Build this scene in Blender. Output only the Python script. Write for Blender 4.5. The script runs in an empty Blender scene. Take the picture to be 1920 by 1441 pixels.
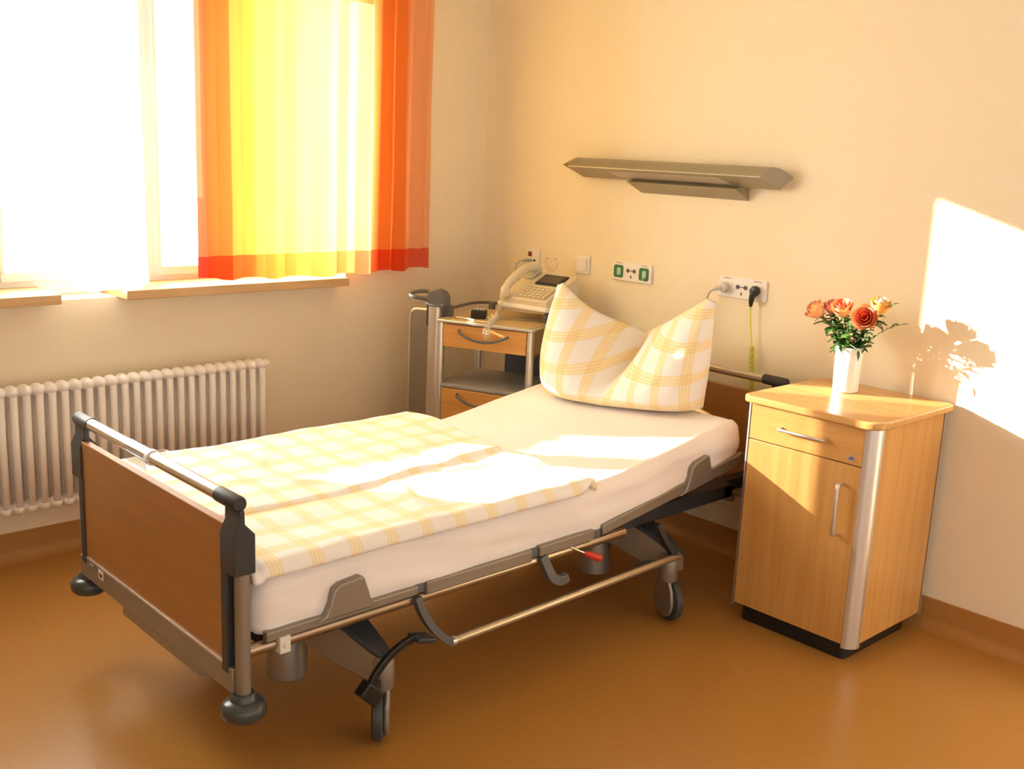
import bpy, math, random
from mathutils import Vector, Matrix, noise
random.seed(7)
C = bpy.context.scene.collection
sc = bpy.context.scene
PI = math.pi

# ------------------------------------------------------------------ mesh helpers
class MB:
    def __init__(s): s.v = []; s.f = []; s.uv = {}; s.mi = []; s.cur = 0
    def add(s, vs, fs, uv=None):
        o = len(s.v); s.v += [Vector(p) for p in vs]
        for f in fs: s.f.append([i + o for i in f]); s.mi.append(s.cur)
        if uv:
            for i, q in enumerate(uv): s.uv[o + i] = q
        return s
    def box(s, x0, x1, y0, y1, z0, z1):
        vs = [(x, y, z) for x in (x0, x1) for y in (y0, y1) for z in (z0, z1)]
        return s.add(vs, [(0,1,3,2),(4,6,7,5),(0,4,5,1),(2,3,7,6),(0,2,6,4),(1,5,7,3)])
    def prism(s, poly, axis, a, b):
        def P(p, t):
            if axis == 'x': return (t, p[0], p[1])
            if axis == 'y': return (p[0], t, p[1])
            return (p[0], p[1], t)
        n = len(poly); vs = [P(p, a) for p in poly] + [P(p, b) for p in poly]
        fs = [tuple(range(n))[::-1], tuple(range(n, 2*n))] + [(i, (i+1) % n, n+(i+1) % n, n+i) for i in range(n)]
        return s.add(vs, fs)
    def loft(s, rings, caps=True, closed=True):
        n = len(rings[0]); vs = [p for r in rings for p in r]; fs = []
        for k in range(len(rings)-1):
            for i in range(n if closed else n-1):
                j = (i+1) % n; fs.append((k*n+i, k*n+j, (k+1)*n+j, (k+1)*n+i))
        if caps: fs += [tuple(range(n))[::-1], tuple(range((len(rings)-1)*n, len(rings)*n))]
        return s.add(vs, fs)
    def tube(s, pts, r, n=12, caps=True, sq=None):
        pts = [Vector(p) for p in pts]; m = len(pts); rings = []
        rr = r if isinstance(r, (list, tuple)) else [r]*m
        up = None
        for i, p in enumerate(pts):
            t = (pts[min(i+1, m-1)] - pts[max(i-1, 0)]).normalized()
            if up is None:
                a = Vector((0,0,1)) if abs(t.z) < .9 else Vector((1,0,0))
                up = (a - t*a.dot(t)).normalized()
            else: up = (up - t*up.dot(t)).normalized()
            w = t.cross(up)
            k1, k2 = sq or (1, 1)
            rings.append([p + rr[i]*(up*k1*math.cos(2*PI*j/n) + w*k2*math.sin(2*PI*j/n)) for j in range(n)])
        return s.loft(rings, caps)
    def bar(s, pts, w, h, up=(0,0,1)):
        pts = [Vector(p) for p in pts]; m = len(pts); rings = []; U0 = Vector(up)
        for i, p in enumerate(pts):
            t = (pts[min(i+1, m-1)] - pts[max(i-1, 0)]).normalized()
            W = t.cross(U0).normalized(); U = W.cross(t)
            rings.append([p+W*w/2+U*h/2, p-W*w/2+U*h/2, p-W*w/2-U*h/2, p+W*w/2-U*h/2])
        return s.loft(rings)
    def lathe(s, prof, c=(0,0,0), ax=(0,0,1), n=24):
        q = Vector((0,0,1)).rotation_difference(Vector(ax)); c = Vector(c)
        rings = [[c + q @ Vector((r*math.cos(2*PI*j/n), r*math.sin(2*PI*j/n), z)) for j in range(n)] for r, z in prof]
        return s.loft(rings)
    def sphere(s, c, rx, ry, rz, n=14, m=8):
        rings = []
        for k in range(m+1):
            th = PI*k/m; r = max(math.sin(th), .02)
            rings.append([(c[0]+rx*r*math.cos(2*PI*j/n), c[1]+ry*r*math.sin(2*PI*j/n), c[2]-rz*math.cos(th)) for j in range(n)])
        return s.loft(rings)
    def grid(s, nu, nv, fn):
        vs = []; uv = []
        for j in range(nv+1):
            for i in range(nu+1):
                p, q = fn(i/nu, j/nv); vs.append(p); uv.append(q)
        fs = [(j*(nu+1)+i, j*(nu+1)+i+1, (j+1)*(nu+1)+i+1, (j+1)*(nu+1)+i) for j in range(nv) for i in range(nu)]
        return s.add(vs, fs, uv)
    def build(s, name, mat, parent=None, smooth=True, bevel=0, world=True, ang=35, solid=0, merge=False):
        me = bpy.data.meshes.new(name)
        off = Vector((0,0,0))
        if parent is not None and world:
            r = parent
            while r.parent: r = r.parent
            inv = Matrix.LocRotScale(r.location, r.rotation_euler, None).inverted()
            vs = [inv @ p for p in s.v]
        else: vs = s.v
        me.from_pydata([tuple(p) for p in vs], [], s.f)
        ms = mat if isinstance(mat, list) else [mat]
        for m in ms: me.materials.append(m)
        me.polygons.foreach_set('material_index', s.mi)
        if s.uv:
            ul = me.uv_layers.new(name='UVMap')
            for l in me.loops: ul.data[l.index].uv = s.uv.get(l.vertex_index, (0,0))
        import bmesh
        bm = bmesh.new(); bm.from_mesh(me)
        if merge: bmesh.ops.remove_doubles(bm, verts=bm.verts, dist=1e-4)
        bmesh.ops.recalc_face_normals(bm, faces=bm.faces)
        bm.to_mesh(me); bm.free()
        if smooth:
            me.polygons.foreach_set('use_smooth', [True]*len(me.polygons))
            me.set_sharp_from_angle(angle=math.radians(ang))
        me.update()
        o = bpy.data.objects.new(name, me); C.objects.link(o)
        if parent is not None: o.parent = parent
        if bevel:
            b = o.modifiers.new('Bevel', 'BEVEL'); b.width = bevel; b.segments = 3; b.limit_method = 'ANGLE'; b.angle_limit = math.radians(40)
        if solid:
            d = o.modifiers.new('Solidify', 'SOLIDIFY'); d.thickness = solid; d.offset = 0
        return o

def tag(o, label, cat, group=None):
    o['label'] = label; o['category'] = cat
    if group: o['group'] = group
    return o
def thing(name, label, cat, loc=(0,0,0), rz=0, group=None):
    o = bpy.data.objects.new(name, None); C.objects.link(o); o.empty_display_size = .05
    o.location = loc; o.rotation_euler = (0,0,rz)
    return tag(o, label, cat, group)
def struct(o): o['kind'] = 'structure'; return o
def lab(o, t): o['label'] = t; return o
def arc(cx, cy, r, a0, a1, n=6):
    return [(cx+r*math.cos(math.radians(a0+(a1-a0)*i/n)), cy+r*math.sin(math.radians(a0+(a1-a0)*i/n))) for i in range(n+1)]
def rrect(x0, x1, y0, y1, r, n=5):
    rs = r if isinstance(r, (list, tuple)) else [r]*4
    return arc(x1-rs[0], y0+rs[0], rs[0], -90, 0, n)+arc(x1-rs[1], y1-rs[1], rs[1], 0, 90, n)+arc(x0+rs[2], y1-rs[2], rs[2], 90, 180, n)+arc(x0+rs[3], y0+rs[3], rs[3], 180, 270, n)
def bez(p0, p1, p2, p3, n=12):
    p0, p1, p2, p3 = map(Vector, (p0, p1, p2, p3)); o = []
    for i in range(n+1):
        t = i/n; o.append(p0*(1-t)**3+p1*3*t*(1-t)**2+p2*3*t*t*(1-t)+p3*t**3)
    return o
def smooth_path(pts, k=6):
    pts = [Vector(p) for p in pts]; o = []
    for i in range(len(pts)-1):
        a = pts[max(i-1,0)]; b = pts[i]; c = pts[i+1]; d = pts[min(i+2,len(pts)-1)]
        for j in range(k):
            t = j/k
            o.append(.5*((2*b)+(c-a)*t+(2*a-5*b+4*c-d)*t*t+(3*b-a-3*c+d)*t**3))
    o.append(pts[-1]); return o
def helix(path, r, turns, n=10):
    pts = smooth_path(path, 8); L = [0]
    for i in range(1, len(pts)): L.append(L[-1]+(pts[i]-pts[i-1]).length)
    N = int(turns*n); out = []
    for k in range(N+1):
        d = L[-1]*k/N; i = 1
        while i < len(L)-1 and L[i] < d: i += 1
        t = (d-L[i-1])/max(L[i]-L[i-1], 1e-6); p = pts[i-1].lerp(pts[i], t)
        T = (pts[i]-pts[i-1]).normalized(); a = Vector((1,0,0)) if abs(T.x) < .8 else Vector((0,1,0))
        u = (a-T*a.dot(T)).normalized(); w = T.cross(u); ph = 2*PI*k/n
        out.append(p+r*(u*math.cos(ph)+w*math.sin(ph)))
    return out
def sstep(a, b, x):
    t = min(1, max(0, (x-a)/(b-a))); return t*t*(3-2*t)

# ------------------------------------------------------------------ materials
def newmat(name):
    m = bpy.data.materials.new(name); m.use_nodes = True
    nt = m.node_tree; return m, nt, nt.nodes['Principled BSDF']
def N(nt, t, **kw):
    n = nt.nodes.new(t)
    for k, v in kw.items(): setattr(n, k, v)
    return n
def mat(name, col, rough=.5, metal=0, bump=0, bscale=200, var=0, vscale=5, spec=None, coat=0):
    m, nt, b = newmat(name); L = nt.links
    b.inputs['Base Color'].default_value = (*col, 1); b.inputs['Roughness'].default_value = rough; b.inputs['Metallic'].default_value = metal
    if spec is not None: b.inputs['Specular IOR Level'].default_value = spec
    if coat: b.inputs['Coat Weight'].default_value = coat
    tc = N(nt, 'ShaderNodeTexCoord')
    nz = N(nt, 'ShaderNodeTexNoise'); nz.inputs['Scale'].default_value = vscale; nz.inputs['Detail'].default_value = 4
    L.new(tc.outputs['Object'], nz.inputs['Vector'])
    mx = N(nt, 'ShaderNodeMix', data_type='RGBA'); v = var or .03
    mx.inputs['A'].default_value = tuple(min(1, c*(1-v)) for c in col)+(1,); mx.inputs['B'].default_value = tuple(min(1, c*(1+v)) for c in col)+(1,)
    L.new(nz.outputs['Fac'], mx.inputs['Factor']); L.new(mx.outputs['Result'], b.inputs['Base Color'])
    if bump:
        n2 = N(nt, 'ShaderNodeTexNoise'); n2.inputs['Scale'].default_value = bscale; n2.inputs['Detail'].default_value = 3
        L.new(tc.outputs['Object'], n2.inputs['Vector'])
        bp = N(nt, 'ShaderNodeBump'); bp.inputs['Strength'].default_value = bump; bp.inputs['Distance'].default_value = .01
        L.new(n2.outputs['Fac'], bp.inputs['Height']); L.new(bp.outputs['Normal'], b.inputs['Normal'])
    return m
def wood(name, c1, c2, scale=(1,1,1), rough=.35):
    m, nt, b = newmat(name); L = nt.links
    tc = N(nt, 'ShaderNodeTexCoord'); mp = N(nt, 'ShaderNodeMapping'); mp.inputs['Scale'].default_value = scale
    L.new(tc.outputs['Object'], mp.inputs['Vector'])
    nz = N(nt, 'ShaderNodeTexNoise'); nz.inputs['Scale'].default_value = 1; nz.inputs['Detail'].default_value = 6; nz.inputs['Roughness'].default_value = .6; nz.inputs['Distortion'].default_value = .4
    L.new(mp.outputs['Vector'], nz.inputs['Vector'])
    rp = N(nt, 'ShaderNodeValToRGB'); rp.color_ramp.elements[0].position = .3; rp.color_ramp.elements[1].position = .7
    rp.color_ramp.elements[0].color = (*c1, 1); rp.color_ramp.elements[1].color = (*c2, 1)
    L.new(nz.outputs['Fac'], rp.inputs['Fac']); L.new(rp.outputs['Color'], b.inputs['Base Color'])
    b.inputs['Roughness'].default_value = rough
    return m
def plaid(name, pu, pv, band=(.90,.78,.54), mid=(.88,.72,.42), line=(.80,.55,.22)):
    m, nt, b = newmat(name); L = nt.links
    uv = N(nt, 'ShaderNodeUVMap'); sp = N(nt, 'ShaderNodeSeparateXYZ'); L.new(uv.outputs['UV'], sp.inputs[0])
    def chan(out, p):
        d = N(nt, 'ShaderNodeMath', operation='DIVIDE'); d.inputs[1].default_value = p; L.new(out, d.inputs[0])
        f = N(nt, 'ShaderNodeMath', operation='FRACT'); L.new(d.outputs[0], f.inputs[0])
        r = N(nt, 'ShaderNodeValToRGB'); cr = r.color_ramp; cr.interpolation = 'CONSTANT'
        st = [(0,.0),(.30,1),(.325,.3),(.39,1),(.415,.3),(.49,1),(.515,.3),(.59,1),(.615,0)]
        cr.elements[0].position = 0; cr.elements[0].color = (0,0,0,1); cr.elements[1].position = st[1][0]; cr.elements[1].color = (1,1,1,1)
        for q, v in st[2:]:
            e = cr.elements.new(q); e.color = (v,v,v,1)
        L.new(f.outputs[0], r.inputs['Fac']); return r.outputs['Color']
    a = chan(sp.outputs['X'], pu); c = chan(sp.outputs['Y'], pv)
    ad = N(nt, 'ShaderNodeMath', operation='ADD'); L.new(a, ad.inputs[0]); L.new(c, ad.inputs[1])
    rp = N(nt, 'ShaderNodeValToRGB'); cr = rp.color_ramp
    cr.elements[0].position = 0; cr.elements[0].color = (.88,.85,.83,1); cr.elements[1].position = 1; cr.elements[1].color = (*line,1)
    e = cr.elements.new(.16); e.color = (*band,1)
    e = cr.elements.new(.34); e.color = (*mid,1)
    ml = N(nt, 'ShaderNodeMath', operation='MULTIPLY'); ml.inputs[1].default_value = .55; L.new(ad.outputs[0], ml.inputs[0])
    L.new(ml.outputs[0], rp.inputs['Fac']); L.new(rp.outputs['Color'], b.inputs['Base Color'])
    b.inputs['Roughness'].default_value = .85; b.inputs['Sheen Weight'].default_value = .1
    return m
def cloth(name, build, transl=.6, transp=0.0):
    m = bpy.data.materials.new(name); m.use_nodes = True; nt = m.node_tree; L = nt.links; nt.nodes.clear()
    out = N(nt, 'ShaderNodeOutputMaterial'); df = N(nt, 'ShaderNodeBsdfDiffuse'); tr = N(nt, 'ShaderNodeBsdfTranslucent')
    mx = N(nt, 'ShaderNodeMixShader'); mx.inputs[0].default_value = transl
    build(nt, df.inputs['Color'], tr.inputs['Color'])
    L.new(df.outputs[0], mx.inputs[1]); L.new(tr.outputs[0], mx.inputs[2])
    last = mx.outputs[0]
    if transp:
        tp = N(nt, 'ShaderNodeBsdfTransparent'); m2 = N(nt, 'ShaderNodeMixShader'); m2.inputs[0].default_value = transp
        L.new(last, m2.inputs[1]); L.new(tp.outputs[0], m2.inputs[2]); last = m2.outputs[0]
    L.new(last, out.inputs['Surface']); return m
def col_const(c):
    def f(nt, a, b):
        a.default_value = (*c, 1); b.default_value = (*c, 1)
    return f
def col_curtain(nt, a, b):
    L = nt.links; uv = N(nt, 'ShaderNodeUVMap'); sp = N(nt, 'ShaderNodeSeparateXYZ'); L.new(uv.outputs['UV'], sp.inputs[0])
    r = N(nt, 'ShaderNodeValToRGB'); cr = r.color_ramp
    st = [(0,(.50,.10,.05)),(.035,(.34,.066,.018)),(.06,(.32,.075,.014)),(.15,(.33,.095,.016)),(.20,(.36,.135,.020)),(.26,(.46,.28,.038)),(.40,(.52,.40,.060)),(.62,(.60,.50,.12)),(.70,(.60,.46,.17)),(.735,(.95,.33,.09)),(.86,(.95,.34,.09)),(.875,(.95,.55,.32)),(1,(.95,.57,.35))]  # cloth stripes, plus shade at left and glow at right put into the colour
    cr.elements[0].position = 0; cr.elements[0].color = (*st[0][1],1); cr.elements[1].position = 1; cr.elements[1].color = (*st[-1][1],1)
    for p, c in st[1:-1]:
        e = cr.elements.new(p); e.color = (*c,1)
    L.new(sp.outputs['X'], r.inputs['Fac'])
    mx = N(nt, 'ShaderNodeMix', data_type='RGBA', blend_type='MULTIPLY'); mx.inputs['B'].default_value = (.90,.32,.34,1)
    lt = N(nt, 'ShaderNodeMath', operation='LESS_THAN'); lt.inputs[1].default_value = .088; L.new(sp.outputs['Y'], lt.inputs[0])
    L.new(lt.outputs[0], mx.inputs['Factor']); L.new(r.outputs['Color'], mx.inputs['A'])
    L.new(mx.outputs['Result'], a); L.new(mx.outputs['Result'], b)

M = {}
M['wall'] = mat('cream_wall_paint', (.86,.755,.575), .85, bump=.25, bscale=130, var=.02, vscale=3, spec=.2)
M['ceil'] = mat('white_ceiling', (.85,.82,.75), .9)
M['floor'] = mat('ochre_linoleum', (.41,.195,.045), .28, var=.10, vscale=60, bump=.02, bscale=60, spec=.35)
M['base'] = mat('ochre_cove', (.41,.19,.05), .4, var=.08, vscale=40)
M['sill'] = wood('oak_sill', (.55,.33,.14), (.68,.44,.22), (40,3,40), .4)
M['white'] = mat('white_lacquer', (.85,.85,.83), .35)
M['rad'] = mat('radiator_enamel', (.90,.85,.82), .4)
M['beech'] = wood('beech_laminate_upright', (.55,.27,.075), (.66,.36,.115), (45,45,1.6), .33)
M['beechh'] = wood('beech_laminate_level', (.57,.29,.085), (.69,.39,.135), (2,45,45), .25)
M['beechx'] = wood('beech_laminate_cross', (.57,.27,.07), (.68,.36,.11), (2,45,45), .33)
M['tube'] = mat('bronze_tube', (.42,.33,.24), .25, .9)
M['panel'] = wood('brown_beech_panel', (.31,.130,.032), (.37,.165,.044), (2,30,30), .4)
M['silver'] = mat('satin_silver', (.70,.68,.66), .35, .85)
M['chrome'] = mat('brushed_chrome', (.72,.68,.64), .18, 1)
M['bronze'] = mat('bronze_grey_metal', (.30,.265,.225), .42, .55)
M['lampm'] = mat('lamp_bronze', (.33,.285,.20), .4, .35)
M['lampd'] = mat('lamp_diffuser', (.47,.40,.31), .45)
M['dark'] = mat('anthracite_plastic', (.035,.037,.042), .45)
M['gdark'] = mat('grey_plastic', (.12,.12,.125), .45)
M['tyre'] = mat('grey_rubber', (.05,.052,.056), .5)
M['bump'] = mat('bumper_rubber', (.05,.058,.06), .25)
M['black'] = mat('black_plastic', (.012,.012,.012), .35)
M['sheet'] = mat('white_sheet', (.90,.84,.82), .9, bump=.05, bscale=60, spec=.1)
M['plaid_p'] = plaid('plaid_pillow', .115, .108)
M['plaid_d'] = plaid('plaid_duvet', .12, .115, (.90,.80,.60), (.89,.75,.50), (.82,.62,.32))
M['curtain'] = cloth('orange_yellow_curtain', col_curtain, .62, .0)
M['sheer'] = cloth('white_curtain', col_const((.92,.90,.86)), .6, .40)
M['sunblock'] = cloth('added_sun_blocker', col_const((.95,.95,.93)), .9)  # translucent white for the sun blocker added on the middle pane
M['porc'] = mat('white_porcelain', (.86,.84,.84), .2, coat=.3)
M['green'] = mat('green_socket', (.01,.16,.05), .35)
M['greyp'] = mat('grey_socket_plug', (.55,.53,.48), .45)
M['plate'] = mat('white_socket_plate', (.84,.80,.76), .4)
M['cream'] = mat('cream_plastic', (.80,.72,.54), .45)
M['phone'] = mat('phone_plastic', (.72,.64,.48), .42)
M['keys'] = mat('phone_keys', (.42,.34,.22), .6, var=.25, vscale=120)
M['screen'] = mat('phone_display', (.06,.05,.04), .12)
M['red'] = mat('red_plastic', (.60,.03,.015), .4)
M['redd'] = mat('dark_red_port', (.22,.03,.015), .4)
M['lime'] = mat('lime_cord', (.62,.66,.04), .45)
M['cable'] = mat('grey_cable', (.40,.38,.33), .5)
M['wcord'] = mat('white_cord', (.74,.68,.58), .5)
M['trayt'] = mat('tray_laminate', (.55,.40,.20), .4)
M['shelfg'] = mat('grey_shelf', (.33,.32,.30), .4)
M['stick'] = mat('paper_label', (.75,.72,.66), .6)
M['blue'] = mat('blue_emblem', (.08,.10,.38), .35)
M['clear'] = None
def glassy(name, col, fac):
    m = bpy.data.materials.new(name); m.use_nodes = True; nt = m.node_tree; L = nt.links; nt.nodes.clear()
    out = N(nt, 'ShaderNodeOutputMaterial'); a = N(nt, 'ShaderNodeBsdfTransparent'); a.inputs[0].default_value = (*col,1); g = N(nt, 'ShaderNodeBsdfGlossy'); g.inputs['Roughness'].default_value = .05
    mx = N(nt, 'ShaderNodeMixShader'); mx.inputs[0].default_value = fac
    L.new(a.outputs[0], mx.inputs[1]); L.new(g.outputs[0], mx.inputs[2]); L.new(mx.outputs[0], out.inputs['Surface']); return m
M['glass'] = glassy('window_glass', (.96,.98,.97), .04)
M['clear'] = glassy('clear_plastic', (.86,.87,.88), .25)
M['leaf'] = mat('rose_leaf', (.035,.11,.02), .4, var=.4, vscale=30)
M['leaf2'] = mat('light_leaf', (.10,.20,.04), .45, var=.4, vscale=30)
M['stem'] = mat('green_stem', (.07,.15,.03), .5)
M['pet_o'] = mat('peach_petal', (.88,.43,.22), .6, var=.25, vscale=40)
M['pet_i'] = mat('coral_petal', (.84,.20,.11), .6, var=.25, vscale=40)
M['pet_p'] = mat('pink_petal', (.80,.30,.24), .6, var=.25, vscale=40)
M['pet_y'] = mat('yellow_orange_petal', (.86,.46,.12), .6, var=.25, vscale=40)
M['pet_w'] = mat('cream_petal', (.90,.74,.48), .6, var=.2, vscale=40)

# ------------------------------------------------------------------ room shell
o = struct(MB().box(-.3, 6.2, -6.2, .2, -.1, 0).build('floor', M['floor'], smooth=False))
o = struct(MB().box(-.3, 6.2, 0, .2, 0, 2.75).build('wall_back', M['wall'], smooth=False))
w = MB()
ZS, ZT = .96, 2.30
W2a, W2b, W1a, W1b = -1.64, -.80, -3.05, -2.24     # window openings along the window wall
w.box(-.3, 0, -6.2, 0, 0, ZS); w.box(-.3, 0, -6.2, 0, ZT, 2.75)
w.box(-.3, 0, W2b, 0, ZS, ZT); w.box(-.3, 0, -6.2, W1a, ZS, ZT)
struct(w.build('wall_left', M['wall'], smooth=False))
struct(MB().box(-.3, 6.2, -6.4, -6.2, 0, 2.75).build('wall_front', M['wall'], smooth=False))
struct(MB().box(-.3, 6.2, -6.2, .2, 2.75, 2.85).build('ceiling', M['ceil'], smooth=False))
cove = [(0,0)]+[(.045-.045*math.sin(math.radians(a)), .035-.035*math.cos(math.radians(a))) for a in range(0, 91, 15)]
cove = [(0,-.002),(.05,-.002),(.05,.001)]+[(.05-.042*math.sin(math.radians(a)), .001+.04*(1-math.cos(math.radians(a)))) for a in range(15, 91, 15)]+[(.006,.105),(0,.107)]
struct(MB().prism([(-a, b) for a, b in cove], 'x', .0, 6.2).build('baseboard_back', M['base']))
struct(MB().prism(cove, 'y', -6.2, 0).build('baseboard_left', M['base']))

def window(n, a, b, sa, sb):
    x0, x1 = -.195, -.145; fw = .036
    root = MB()
    root.box(x0, x1, a, b, ZS, ZS+.06).box(x0, x1, a, b, ZT-.05, ZT)
    root.box(x0, x1, a, a+fw, ZS+.06, ZT-.05).box(x0, x1, b-fw, b, ZS+.06, ZT-.05)
    fr = struct(root.build('window_%d' % n, M['white'], bevel=.004))
    cs = MB(); i = fw-.004; e = .016
    cs.box(x0+.01, x1+.012, a+i, b-i, ZS+.056, ZS+.09).box(x0+.01, x1+.012, a+i, b-i, ZT-.08, ZT-.046)
    cs.box(x0+.01, x1+.012, a+i, a+i+e, ZS+.09, ZT-.08).box(x0+.01, x1+.012, b-i-e, b-i, ZS+.09, ZT-.08)
    cs.build('casement', M['white'], fr, bevel=.003)
    MB().box(-.172, -.168, a+.05, b-.05, ZS+.09, ZT-.08).build('pane', M['glass'], fr)
    if n == 2:
        MB().box(-.174, -.172, -1.96, b-.05, ZS+.09, 1.42).build('added_sun_blocker', M['sunblock'], fr)  # added strip on the pane, keeps direct sun off the bed by the pillow
    if sa is not None:
        s = MB().box(-.145, .1, sa, sb, ZS, .995).build('window_sill', M['sill'], fr, bevel=.003)
        lab(s, 'oak window sill board')
    y = (a+b)/2 if n != 2 else -1.76
    lk = MB().box(x1-.002, x1+.012, y-.04, y+.04, ZS+.02, ZS+.05)
    lk.lathe([(.008,0),(.008,.006)], (x1+.012, y, ZS+.035), (1,0,0), 12).build('window_lock', M['white'], fr)
    return fr
window(1, W1a, W1b, W1a, -2.078)
window(2, W1b, W2a, None, None)
window(3, W2a, W2b, -1.838, -.846)

# ------------------------------------------------------------------ curtains
def curtain(name, label, ya, yb, zb, zt, x, folds, amp, m, nu, seed, group=None, flare=0):
    rnd = random.Random(seed); ph = [rnd.uniform(.6, 1.4) for _ in range(int(folds)+3)]
    cum = [0]
    for p in ph: cum.append(cum[-1]+p)
    def phase(t):
        s = t*(len(ph)-1); i = int(s); return (cum[i]+(cum[min(i+1,len(cum)-1)]-cum[i])*(s-i))*2*PI*folds/cum[-2]
    def fn(u, v):
        p = phase(u); a = amp*(.65+.35*math.sin(5.1*u+seed))*(1-.25*v)
        y = ya+(yb-ya)*u + .35*amp*math.sin(2*p)*.6 + flare*(1-v)**2*(u-.5)*2
        xx = x + a*math.sin(p + .35*math.sin(2.2*v+3*u)) + .006*noise.noise(Vector((u*14, v*3, seed)))
        z = zb + (zt-zb)*v + (.006*math.sin(p*.5+1) - .012*math.sin(PI*u))*(1-v)
        return (xx, y, z), (u, z-zb if v > 0 else 0)
    mb = MB().grid(nu, 26, fn)
    o = mb.build(name, m, ang=180)
    return o
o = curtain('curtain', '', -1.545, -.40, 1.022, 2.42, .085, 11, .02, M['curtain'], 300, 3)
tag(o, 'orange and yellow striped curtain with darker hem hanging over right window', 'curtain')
o = curtain('curtain', '', -2.02, -1.755, 1.008, 2.42, .082, 4, .022, M['sheer'], 90, 8, flare=.012)
tag(o, 'white translucent curtain gathered between the two windows', 'curtain')
cr = MB().box(.02, .15, -4.0, -.25, 2.42, 2.45).build('curtain_rail', M['white'], bevel=.004)
tag(cr, 'white curtain rail above both windows', 'curtain rail')
for q in (-3.6, -1.0): MB().box(.001, .03, q, q+.04, 2.40, 2.46).build('rail_bracket', M['white'], cr)

# ------------------------------------------------------------------ radiator
R0, NS, PT = -1.272, 30, .0445
rt = thing('radiator', 'white tubular column radiator on wall below the windows', 'radiator', (.1, R0-PT*NS/2, .21))
colm = None
for i in range(NS):
    y = R0-PT*(i+.5)
    if colm is None:
        mb = MB()
        for x in (.131, .085): mb.tube([(x,y,.235),(x,y,.665)], .0135, 12)
        for z in (.662, .236):
            mb.sphere((.108, y, z), .040, .0232, .024, 16, 8)
            mb.tube([(.108,y-.0222,z),(.108,y+.0222,z)], .017, 12)
        colm = mb.build('radiator_column', M['rad'], rt, ang=180); y0 = y
    else:
        c = colm.copy(); C.objects.link(c); c.parent = rt; c.location = (0, y-y0, 0)
MB().lathe([(.017,-.005),(.017,.012),(.010,.016),(.010,.022)], (.108, R0, .662), (0,1,0), 8).build('end_plug', M['rad'], rt)
MB().lathe([(.017,-.005),(.017,.012),(.010,.016),(.010,.022)], (.108, R0, .236), (0,1,0), 8).build('end_plug', M['rad'], rt)
MB().box(.02,.05,R0-PT*1.8,R0-PT*1.2,.58,.62).build('bracket', M['dark'], rt)
for q in (4, 25): MB().box(0,.085,R0-PT*(q+.2),R0-PT*(q-.2),.62,.645).build('wall_bracket', M['rad'], rt)

# ------------------------------------------------------------------ hospital bed
BX = 1.3675
mir = lambda x: 2*BX-x
bed = thing('hospital_bed', 'hospital bed with brown wooden ends, grey metal undercarriage and castors', 'bed', (BX, -1.22, 0))
def bedend(name, y0, d, dz, labelled):
    # d = direction towards the mattress
    Y = lambda t: y0+d*t
    def bx(mb, x0, x1, t0, t1, z0, z1): return mb.box(x0, x1, min(Y(t0),Y(t1)), max(Y(t0),Y(t1)), z0+dz, z1+dz)
    pn = bx(MB(), .945, 1.79, 0, .022, .336, .690).build(name, M['panel'], bed, bevel=.002)
    MB().tube([(.955,Y(.016),.748+dz),(1.765,Y(.016),.748+dz)], .0172, 20).build('rail', M['chrome'], pn)
    for sgn in (1, -1):
        X = (lambda x: x) if sgn > 0 else mir
        MB().tube([(X(1.75),Y(.016),.748+dz),(X(1.844),Y(.016),.748+dz),(X(1.85),Y(.016),.748+dz)], [.019,.019,.016], 20).build('rail_cap', M['dark'], pn)
        mb = MB()
        poly = [(-.006,.575),(-.006,.672),(.008,.70),(.009,.735),(.023,.735),(.024,.70),(.050,.672),(.050,.575)]
        mb.prism([(Y(a), b+dz) for a, b in poly], 'x', min(X(1.788),X(1.858)), max(X(1.788),X(1.858)))
        mb.box(min(X(1.785),X(1.815)), max(X(1.785),X(1.815)), min(Y(-.004),Y(.030)), max(Y(-.004),Y(.030)), .315+dz, .58+dz)
        mb.build('end_profile', M['dark'], pn, bevel=.003)
        MB().tube([(X(1.838),Y(.024),.255+dz),(X(1.838),Y(.024),.60+dz)], .019, 20).build('post', M['bronze'], pn)
        prof = [(.030,.0),(.046,.002),(.053,.010),(.0555,.022),(.054,.034),(.048,.043),(.038,.047),(.033,.049),(.031,.060),(.026,.066),(.01,.066)]
        MB().lathe([(.01,0)]+prof, (X(1.838),Y(.024),.203+dz), (0,0,1), 32).build('bumper_wheel', M['bump'], pn)
    mb = bx(MB(), .90, 1.83, -.002, .026, .268, .332)
    bx(mb, 1.19, 1.66, .002, .03, .238, .275); mb.build('lower_bar', M['bronze'], pn, bevel=.004)
    bx(MB(), .95, 1.79, -.003, .0, .333, .338).build('trim_strip', M['silver'], pn)
    if labelled:
        s = bx(MB(), 1.040, 1.072, -.0035, -.001, .301, .327); s.cur = 1; bx(s, 1.047, 1.066, -.0042, -.002, .307, .319)
        s.build('label_plate', [M['stick'], M['redd']], pn, smooth=False)
        s = bx(MB(), .972, 1.010, -.0035, -.001, .318, .330); s.cur = 1
        bx(s, .975, .982, -.0042, -.002, .320, .328); bx(s, .985, 1.004, -.0042, -.002, .322, .327)
        s.build('label_plate', [M['gdark'], M['silver']], pn, smooth=False)
    return pn
bedend('footboard', -2.350, 1, 0, True)
bedend('headboard', -.085, -1, .022, False)

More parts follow.
